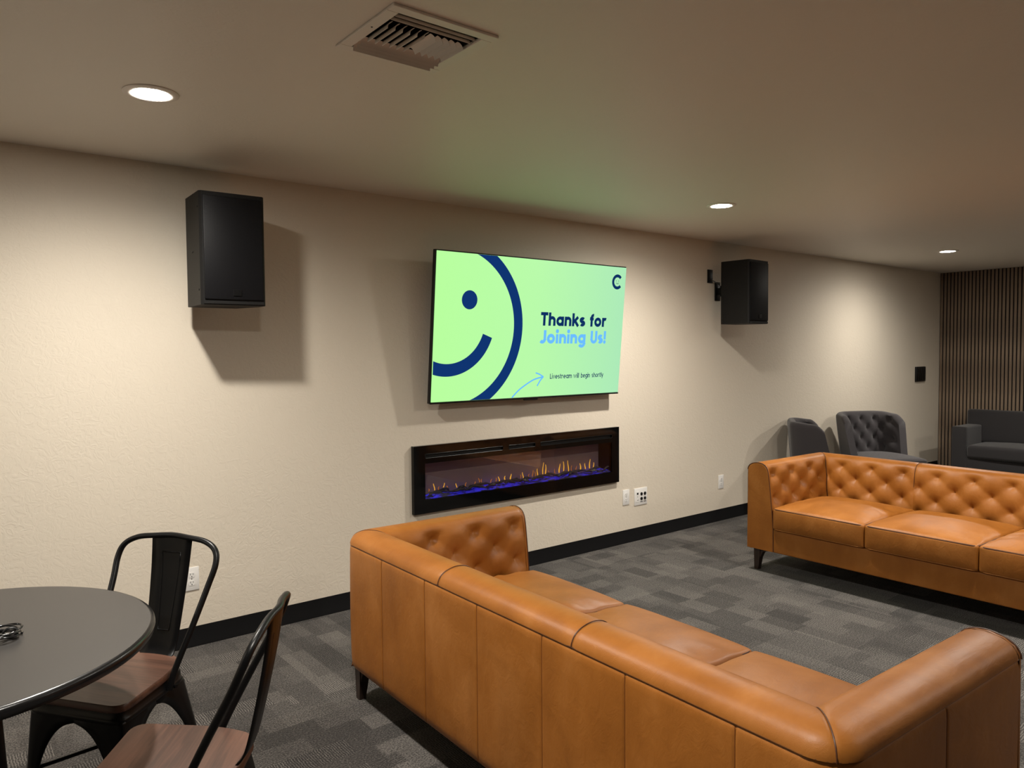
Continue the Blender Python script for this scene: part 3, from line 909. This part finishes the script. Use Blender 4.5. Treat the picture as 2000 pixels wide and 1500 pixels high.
outlet('white duplex outlet behind the black metal chair', 1.078, 0.352)
outlet('white duplex outlet right below the fireplace corner', 4.318, 0.360)
outlet('white duplex outlet alone on the wall near the far leather sofa', 5.538, 0.344)
ip = thing('input_plate', 'wide white wall plate with four black round jacks beside an outlet', 'wall plate', (4.487, YW, 0.347))
MB().box((0, -0.003, 0), (0.150, 0.006, 0.136), 0.0028, 2).build('cover_plate', 'white_plastic', ip, 30)
MB().box((-0.040, -0.0065, 0.0), (0.030, 0.003, 0.085), 0.001, 1).build('switch_insert', 'white_plastic', ip, 20)
MB().box((-0.040, -0.0083, 0.025), (0.018, 0.002, 0.016), 0.001, 1).build('switch_icon', 'black_plastic', ip, 20)
MB().prism([(-0.046, -0.030), (-0.034, -0.030), (-0.034, -0.020)], -0.0085, -0.006).build('switch_icon', 'black_plastic', ip, 0)
MB().lathe([(0.003, 0), (0.003, 0.002)], 10, cap0=True, cap1=True).build('switch_icon', 'black_plastic', ip, 0, loc=(-0.04, -0.0065, 0.0), rot=(PI / 2, 0, 0))
for a in (0.006, 0.046):
    for b in (0.020, -0.018):
        j = MB().tube([(a, -0.010, b), (a, -0.005, b)], 0.0125, 20).build('jack', 'black_plastic', ip, 30)
        MB().tube([(a, -0.0115, b), (a, -0.009, b)], 0.005, 12).build('jack_socket', 'slot_black', j, 30)
    MB().box((a, -0.0063, -0.043), (0.028, 0.001, 0.005)).build('jack_caption', 'black_plastic', ip, 0)
kp = thing('wall_keypad', 'black four-button keypad on the wall beside the slatted corner', 'keypad', (9.47, YW, 1.20))
MB().box((0, -0.010, 0), (0.255, 0.020, 0.178), 0.005, 2).build('housing', 'black_plastic', kp, 30)
for k in range(4):
    MB().box((-0.087 + 0.058 * k, -0.0225, 0), (0.046, 0.010, 0.145), 0.004, 2).build('button', 'black_metal', kp, 30)

# ------------------------------------------------------------------ ceiling: diffuser and downlights
vent = thing('ceiling_vent', 'square white ceiling air vent with angled louvre slats', 'vent', (VX, VY, H))
hs = 0.178
vf = MB()
for sx, sy, dx, dy in ((0, -1, 0.356, 0.036), (0, 1, 0.356, 0.036), (-1, 0, 0.036, 0.284), (1, 0, 0.036, 0.284)):
    vf.box((sx * (hs - 0.018), sy * (hs - 0.018), -0.004), (dx, dy, 0.008), 0.0015, 1)
vf.build('frame', 'white_enamel', vent, 20)
dm = MB().box((0, 0, 0.125), (0.283, 0.283, 0.004))
for ax, ay, dx, dy in ((-0.1405, 0, 0.002, 0.283), (0.1405, 0, 0.002, 0.283), (0, -0.1405, 0.283, 0.002), (0, 0.1405, 0.283, 0.002)):
    dm.box((ax, ay, 0.063), (dx, dy, 0.122))
dm.build('duct', 'duct_dark', vent, 0)
def slat(length, tilt, curve=0.012, wd=0.030):
    """one curved louvre running along x"""
    rows = []
    for xx in (-length / 2, length / 2):
        up = []; lo = []
        for i in range(6):
            t = i / 5 - 0.5
            y = t * wd; z = curve * (0.25 - t * t) * 2
            up.append((xx, y, z)); lo.append((xx, y, z - 0.0012))
        rows.append(up + lo[::-1])
    mb = MB().grid(rows, closed_v=True)
    m = len(rows[0]); mb.f.append(tuple(range(m))); mb.f.append(tuple(range(m, 2 * m)))
    R4 = Matrix.Rotation(tilt, 4, 'X')
    mb.v = [tuple(R4 @ Vector(p)) for p in mb.v]
    return mb
for k, (yy, tl) in enumerate(((-0.128, 0.62), (-0.103, 0.62), (-0.078, 0.62), (0.083, -0.75), (0.107, -0.75), (0.131, -0.75))):
    slat(0.276, tl).build('louvre', 'white_enamel', vent, 40, loc=(0, yy, 0.004 if yy < 0 else -0.008))
for k in range(11):
    xx = -0.122 + 0.0244 * k
    o = slat(0.122, -0.95 if k < 6 else 0.75, 0.010, 0.028).build('louvre', 'white_enamel', vent, 40, loc=(xx, 0.003, -0.004), rot=(0, 0, PI / 2))
MB().tube([(-0.160, -0.02, -0.009), (-0.160, -0.02, -0.007)], 0.003, 8).build('screw', 'duct_dark', vent, 0)

LAB = ['recessed ceiling downlight nearest, above the left loudspeaker', 'recessed ceiling downlight in the middle, by the right loudspeaker', 'recessed ceiling downlight farthest, near the slatted wall']
lamp_root = None
ld = bpy.data.lights.new('downlight_beam', 'SPOT')
ld.shadow_soft_size = 0.045; ld.energy = LAMP_W; ld.color = LAMP_COL; ld.spot_size = math.radians(LAMP_SPREAD); ld.spot_blend = 1.0
for i, (lx, ly) in enumerate(LAMPS):
    lab = LAB[i] if i < 3 else 'recessed ceiling downlight outside the picture, over the rest of the room'
    if lamp_root is None:
        r = thing('recessed_downlight', lab, 'ceiling light', (lx, ly, H), 0, 'recessed ceiling downlights')
        MB().lathe([(0.094, 0.0), (0.094, -0.003), (0.088, -0.006), (0.068, -0.007), (0.062, -0.004), (0.060, -0.0015)], 48).build('trim_ring', 'white_enamel', r, 50)
        MB().lathe([(0.061, -0.0045), (0.055, -0.0062), (0.0005, -0.0068)], 48).build('lens', 'lamp_lens', r, 50)
        lo = bpy.data.objects.new('downlight_beam', ld); COL.objects.link(lo)
        lo.location = (0, 0, -0.020); lo.parent = r
        lamp_root = r
    else:
        r = copy_tree(lamp_root)
        r['label'] = lab; r.location = (lx, ly, H)
        if i == 2:      # the far lamp is a weaker one
            for ch in r.children:
                if ch.type == 'LIGHT':
                    ch.data = ld.copy(); ch.data.energy = LAMP_W * 0.62

# ------------------------------------------------------------------ metal chairs and table
def make_chair(label):
    root = thing('metal_chair', label, 'chair', group='black metal chairs with wooden seats')
    # wooden seat
    pl = rounded_poly([(-0.180, -0.182), (0.180, -0.182), (0.140, 0.060), (0.088, 0.168), (-0.088, 0.168), (-0.140, 0.060)], [0.05, 0.05, 0.06, 0.05, 0.05, 0.06], 6)
    inn = [(x * 0.985, y * 0.985) for x, y in pl]
    z = 0.452
    rows = [[(x, y, zz) for x, y in q] for q, zz in ((inn, z - 0.024), (pl, z - 0.021), (pl, z - 0.004), (inn, z))]
    mb = MB().grid(rows, closed_v=True); n = len(pl)
    mb.f.append(tuple(range(n))[::-1]); mb.f.append(tuple(range(3 * n, 4 * n)))
    mb.build('seat', 'seat_wood', root, 40)
    # pressed rim under the seat
    rp = rounded_poly([(-0.168, -0.170), (0.168, -0.170), (0.122, 0.145), (-0.122, 0.145)], 0.045, 5)
    rows = []
    for k, zz in ((0.93, 0.429), (0.985, 0.428), (1.0, 0.420), (1.0, 0.406), (1.02, 0.402), (1.03, 0.396), (1.02, 0.388), (0.98, 0.388), (0.93, 0.40)):
        rows.append([(x * k, y * k, zz) for x, y in rp])
    MB().grid(rows, closed_u=True, closed_v=True).build('rim', 'black_metal', root, 50)
    # four flared sheet legs, each reaching to the middle of its sides
    for sx in (-1, 1):
        for sy in (-1, 1):
            rows = []
            zs = [0.395, 0.385, 0.375, 0.368] + [0.36 - 0.012 * i for i in range(16)] + [0.15, 0.10, 0.05, 0.0]
            def corner(ax, ay, zz):
                t = zz / 0.40
                return Vector((ax * lerp(0.192 if ay < 0 else 0.175, 0.166 if ay < 0 else 0.121, t), ay * lerp(0.190 if ay < 0 else 0.205, 0.168 if ay < 0 else 0.144, t)))
            for zz in zs:
                c0 = corner(sx, sy, zz); row = []
                side = []
                for nb in (corner(-sx, sy, zz), corner(sx, -sy, zz)):
                    dv = nb - c0; half = dv.length / 2; dv.normalize()
                    apex, foot = 0.372, 0.16
                    if zz >= apex: op = 0.0
                    elif zz > foot: op = (half - 0.046) * math.sqrt(max(0, 1 - ((zz - foot) / (apex - foot)) ** 2))
                    else: op = half - lerp(0.030, 0.046, zz / foot)
                    side.append((dv, max(0.028, half - op)))
                (d1, w1), (d2, w2) = side; q = 0.016
                for d in (w1, lerp(w1, q, 0.33), lerp(w1, q, 0.66), q): row.append((*(c0 + d1 * d), zz))
                row.append((*(c0 + d1 * 0.005 + d2 * 0.005), zz))
                for d in (q, lerp(q, w2, 0.33), lerp(q, w2, 0.66), w2): row.append((*(c0 + d2 * d), zz))
                rows.append(row)
            lg = MB().grid(rows).build('leg', 'black_metal', root, 50)
            so_ = lg.modifiers.new('sheet', 'SOLIDIFY'); so_.thickness = 0.006; so_.offset = -1
    # back hoop
    half = [(0.146, 0.045, 0.395), (0.152, 0.066, 0.460), (0.172, 0.125, 0.585), (0.186, 0.182, 0.70), (0.194, 0.212, 0.768), (0.180, 0.229, 0.812), (0.134, 0.240, 0.837), (0.065, 0.244, 0.846), (0, 0.252, 0.849)]
    full = half + [(-x, y, zz) for x, y, zz in reversed(half[:-1])]
    MB().tube(catmull(full, 5), 0.0100, 10).build('back_hoop', 'black_metal', root, 60)
    # splat
    rows = []; key = [(0.440, 0.140, 0.064), (0.462, 0.166, 0.063), (0.50, 0.182, 0.0635), (0.60, 0.205, 0.067), (0.72, 0.228, 0.0725), (0.80, 0.240, 0.0765), (0.846, 0.246, 0.079)]
    sp = catmull([(a, b, c) for a, b, c in key], 5)
    for p in sp:
        rows.append([(x * p.z, p.y + 0.006 * (1 - x * x), p.x) for x in (-1, -0.6, -0.2, 0.2, 0.6, 1)])
    spl = MB().grid(rows).build('splat', 'black_metal', root, 60)
    so_ = spl.modifiers.new('sheet', 'SOLIDIFY'); so_.thickness = 0.004; so_.offset = 0
    def onsplat(x, zz):
        yb = next(lerp(a.y, b.y, (zz - a.x) / (b.x - a.x)) for a, b in zip(sp[:-1], sp[1:]) if a.x <= zz <= b.x)
        return (x, yb + 0.0055 - 0.0015, zz)
    loop = [onsplat(lerp(-0.022, -0.036, i / 14), lerp(0.525, 0.790, i / 14)) for i in range(15)] + [onsplat(lerp(0.036, 0.022, i / 14), lerp(0.790, 0.525, i / 14)) for i in range(15)]
    MB().tube(loop, 0.0032, 6, closed=True).build('pressed_rib', 'black_metal', spl, 60)
    for sx in (-1, 1):
        MB().tube([(sx * 0.140, 0.055, 0.405), (sx * 0.163, 0.055, 0.405)], 0.006, 8).build('rivet', 'black_metal', root, 30)
    # cross brace between the legs
    MB().tube([(-0.172, -0.172, 0.20), (0, 0, 0.235), (0.142, 0.168, 0.20)], 0.006, 6).build('brace', 'black_metal', root, 60)
    MB().tube([(-0.142, 0.168, 0.20), (0, 0, 0.247), (0.172, -0.172, 0.20)], 0.006, 6).build('brace', 'black_metal', root, 60)
    return root
ch1 = make_chair('black metal chair with brown wooden seat, its back toward the wall outlet')
ch1.location = (0.495, 2.704, 0); ch1.rotation_euler.z = math.radians(-54.4); ch1.scale = (1.07, 1.07, 1.0)
ch2 = copy_tree(ch1)
ch2['label'] = 'black metal chair with brown wooden seat, cut off at the bottom, nearest the camera'
ch2.location = (0.517, 2.072, 0); ch2.rotation_euler.z = math.radians(-124.3); ch2.scale = (1.06, 1.06, 0.975)

tb = thing('round_table', 'round dark grey table with a shiny black rim at the left edge', 'table', (0.0105, 2.452, 0))
TR = 0.530
MB().lathe([(0.0005, 0.7385), (0.3, 0.7385), (TR - 0.012, 0.7385)], 96).build('tabletop', 'table_top', tb, 40)
MB().lathe([(TR - 0.012, 0.7385), (TR - 0.006, 0.7375), (TR - 0.001, 0.733), (TR, 0.727), (TR - 0.002, 0.715), (TR - 0.008, 0.708), (TR - 0.03, 0.708), (0.0005, 0.712)], 96).build('rim', 'table_edge', tb, 50)
for a in (-62, 76, 190):
    ca, sa = math.cos(math.radians(a)), math.sin(math.radians(a))
    MB().tube([(0.24 * ca, 0.24 * sa, 0.711), (0.28 * ca, 0.28 * sa, 0.35), (0.30 * ca, 0.30 * sa, 0.0)], [0.016, 0.015, 0.013], 12).build('leg', 'black_metal', tb, 60)
    MB().lathe([(0.019, 0.0), (0.019, 0.006), (0.013, 0.012)], 12, c=(0.30 * ca, 0.30 * sa, 0), cap0=True).build('foot', 'black_plastic', tb, 30)
MB().lathe([(0.20, 0.16), (0.206, 0.166), (0.20, 0.172), (0.194, 0.166), (0.20, 0.16)], 40).build('ring_brace', 'black_metal', tb, 60)
# coiled cable
cb = thing('coiled_cable', 'small coil of glossy black cable on the round table', 'cable', (0.150, 2.410, 0.7390))
rc = random.Random(5); pts = []
for i in range(150):
    t = i / 149; a = t * 2 * PI * 4.6
    rr = 0.040 + 0.007 * math.sin(a * 1.31 + 1) + 0.004 * math.sin(a * 2.7)
    pts.append((rr * 1.25 * math.cos(a), rr * math.sin(a) + 0.006 * math.sin(a * 0.37), 0.0052 + 0.016 * t + 0.004 * math.sin(a * 1.7) * (1 if t > 0.12 else 0) + (0.003 if t > 0.12 else 0)))
MB().tube(pts, 0.0030, 7).build('loops', 'cable_rubber', cb, 60)
MB().tube([(0.030 + 0.016 * math.cos(q), -0.012 + 0.004 * q * 0, 0.016 + 0.013 * math.sin(q)) for q in [2 * PI * i / 16 for i in range(16)]], 0.0035, 6, closed=True).build('tie', 'black_plastic', cb, 60)

# ------------------------------------------------------------------ grey wing chairs
def wing_shell():
    nU, rows = 76, []
    TH = 0.075
    for i in range(nU + 1):
        u = lerp(-1, 1, i / nU)
        ztop = 0.868 - 0.012 * abs(u) ** 2 - 0.012 * sst(0.6, 0.9, abs(u)) - 0.055 * max(0, (abs(u) - 0.88) / 0.12) ** 2
        cs = []
        for t in [k / 13 for k in range(14)]: cs.append((0.0, lerp(0.30, ztop - 0.045, t), 0))
        for k in range(1, 8):
            a = PI * k / 8
            cs.append((TH / 2 - TH / 2 * math.cos(a), ztop - 0.045 + 0.045 * math.sin(a), 0))
        for t in [k / 22 for k in range(23)]: cs.append((TH, lerp(ztop - 0.045, 0.30, t), 1))
        row = []
        for off, z, inner in cs:
            hf = lerp(0.245, 0.285, sst(0.30, 0.86, z) * 0.6 + 0.4 * (z - 0.3) / 0.56)          # half width, wider at the top
            yb = 0.30 + 0.045 * (z - 0.3) / 0.56                                                     # rake
            wl = lerp(0.36, 0.27, (z - 0.30) / 0.56)                                                  # how far the wing comes forward
            ub = 0.56
            au = abs(u); sg = 1 if u >= 0 else -1
            if au <= ub: x, y = (hf - off) * au / ub, yb - off
            else: x, y = hf - off + 0.060 * ((au - ub) / (1 - ub)) ** 1.3, lerp(yb - off, yb - wl, (au - ub) / (1 - ub))
            # round the plan corner
            rc_ = 0.11 - off * 0.6
            fl_ = 0.060 * (max(0, au - ub) / (1 - ub)) ** 1.3; x -= fl_
            qx, qy = x - (hf - off - rc_), y - (yb - off - rc_)
            if qx > 0 and qy > 0:
                m = max(qx, qy); l = math.hypot(qx, qy); x = hf - off - rc_ + qx / l * m; y = yb - off - rc_ + qy / l * m
            x += fl_
            if inner:
                best = 9; uu = (au * sg) * (hf / ub)
                pu = 0.20
                for r_ in range(4):
                    zz = 0.79 - 0.095 * r_
                    ofs = pu / 2 if r_ % 2 else 0
                    for kk in range(-3, 4):
                        best = min(best, math.hypot(uu - ofs - kk * pu, z - zz))
                s1, s2 = uu / pu + (0.79 - z) / 0.19, uu / pu - (0.79 - z) / 0.19
                pil = 0.5 * (math.sqrt(math.sin(PI * s1) ** 2 + 0.012) + math.sqrt(math.sin(PI * s2) ** 2 + 0.012))
                d = 0.020 * (pil - 0.5) - 0.036 * math.exp(-best / 0.018)
                d *= (1 - sst(0.80, 0.86, z) * 0.6) * (1 - sst(0.88, 1.0, au))
                if au <= ub: y -= d
                else: x -= d
            row.append((sg * x, y, z))
        rows.append(row)
    mb = MB().grid(rows)
    m = len(rows[0])
    mb.f.append(tuple(range(m))); mb.f.append(tuple(range(nU * m, nU * m + m)))
    return mb
def make_wing(label):
    root = thing('wing_chair', label, 'armchair', group='grey tufted wing chairs')
    wing_shell().build('tufted_back', 'grey_linen', root, 60)
    def fn(P):
        x, y, z = P
        if z > 0: z += 0.030 * (1 - (x / 0.30) ** 2) * (1 - (y / 0.36) ** 2)
        return x, y, z
    rbox(0.262, 0.300, 0.075, 0.035, 12, 12, 3, fn).build('seat', 'grey_linen', root, 60, loc=(0, -0.075, 0.375))
    MB().tube([(x, y, 0.437) for x, y in rounded_poly([(-0.258, -0.371), (0.258, -0.371), (0.258, 0.1), (-0.258, 0.1)], 0.035, 4)], 0.004, 6, closed=True).build('piping', 'grey_linen', root)
    for sx in (-1, 1):
        for y0, y1 in ((-0.33, -0.345), (0.22, 0.30)):
            MB().tube([(sx * 0.215, y0, 0.31), (sx * 0.222, y1, 0.0)], [0.024, 0.013], 10).build('leg', 'leg_wood', root, 60)
    return root
wc = make_wing('grey tufted wing chair against the wall, facing the room')
wc.location = (7.46, 3.53, 0); wc.rotation_euler.z = math.radians(-28)
wc2 = copy_tree(wc)
wc2['label'] = 'grey wing chair seen from behind, left of the tufted one'
wc2.location = (6.57, 3.575, 0); wc2.rotation_euler.z = math.radians(34); wc2.scale.z = 0.985

# ------------------------------------------------------------------ charcoal sofa by the slats
cs = thing('fabric_sofa', 'charcoal fabric sofa with square arms in front of the slatted wall', 'sofa', (9.62, 2.66, 0), math.radians(-90))
GW, GD = 1.76, 0.80
for sx in (-1, 1):
    ar = rbox(0.080, 0.225, 0.255, 0.022, 3, 8, 5).build('arm', 'charcoal_weave', cs, 60, loc=(sx * (GW / 2 - 0.08), -0.17, 0.365))
    MB().tube([(x, -0.238, z) for x, z in rounded_poly([(-0.074, -0.25), (0.074, -0.25), (0.074, 0.249), (-0.074, 0.249)], 0.02, 3)], 0.004, 6, closed=True).build('piping', 'charcoal_weave', ar).location = (0, 0.02, 0)
rbox(GW / 2 - 0.15, 0.37, 0.075, 0.015, 8, 6, 2).build('base', 'charcoal_weave', cs, 60, loc=(0, -0.015, 0.195))
rbox(0.935, 0.075, 0.29, 0.03, 10, 3, 6).build('back_frame', 'charcoal_weave', cs, 60, loc=(0, 0.305, 0.43))
hw = (GW - 0.32) / 4
def fseat(P):
    x, y, z = P
    k = (1 - abs(x / hw) ** 3) * (1 - abs(y / 0.32) ** 3)
    if z > 0: z += 0.022 * k
    if y < -0.25: y -= 0.02 * (1 - (x / (2 * hw)) ** 2)
    return x, y, z
def fback(P):
    x, y, z = P
    if y < 0: y -= 0.03 * (1 - abs(x / (2 * hw)) ** 3) * (1 - abs(z / 0.2) ** 3) + 0.004 * math.sin(16 * x + 9 * z)
    return x, y, z
def fseat2(P):
    x, y, z = P
    k = max(0, 1 - abs(x / (2 * hw)) ** 4) * max(0, 1 - abs(y / 0.32) ** 3)
    if z > 0: z += 0.022 * k + 0.002 * math.sin(14 * x) * k
    if y < -0.25: y -= 0.015 * (1 - (x / (2 * hw)) ** 2)
    return x, y, z
rbox(2 * hw - 0.004, 0.320, 0.072, 0.035, 16, 10, 3, fseat2).build('seat_cushion', 'charcoal_weave', cs, 60, loc=(0, -0.09, 0.345))
bc = rbox(0.915, 0.085, 0.195, 0.045, 16, 3, 10, fback).build('back_cushion', 'charcoal_weave', cs, 60, loc=(0, 0.150, 0.590))
bc.rotation_euler.x = math.radians(-10)
for sx in (-1, 1):
    for sy in (-1, 1):
        MB().tube([(sx * (GW / 2 - 0.1), sy * 0.30, 0.13), (sx * (GW / 2 - 0.1), sy * 0.31, 0.0)], [0.022, 0.015], 10).build('leg', 'leg_wood', cs, 60)
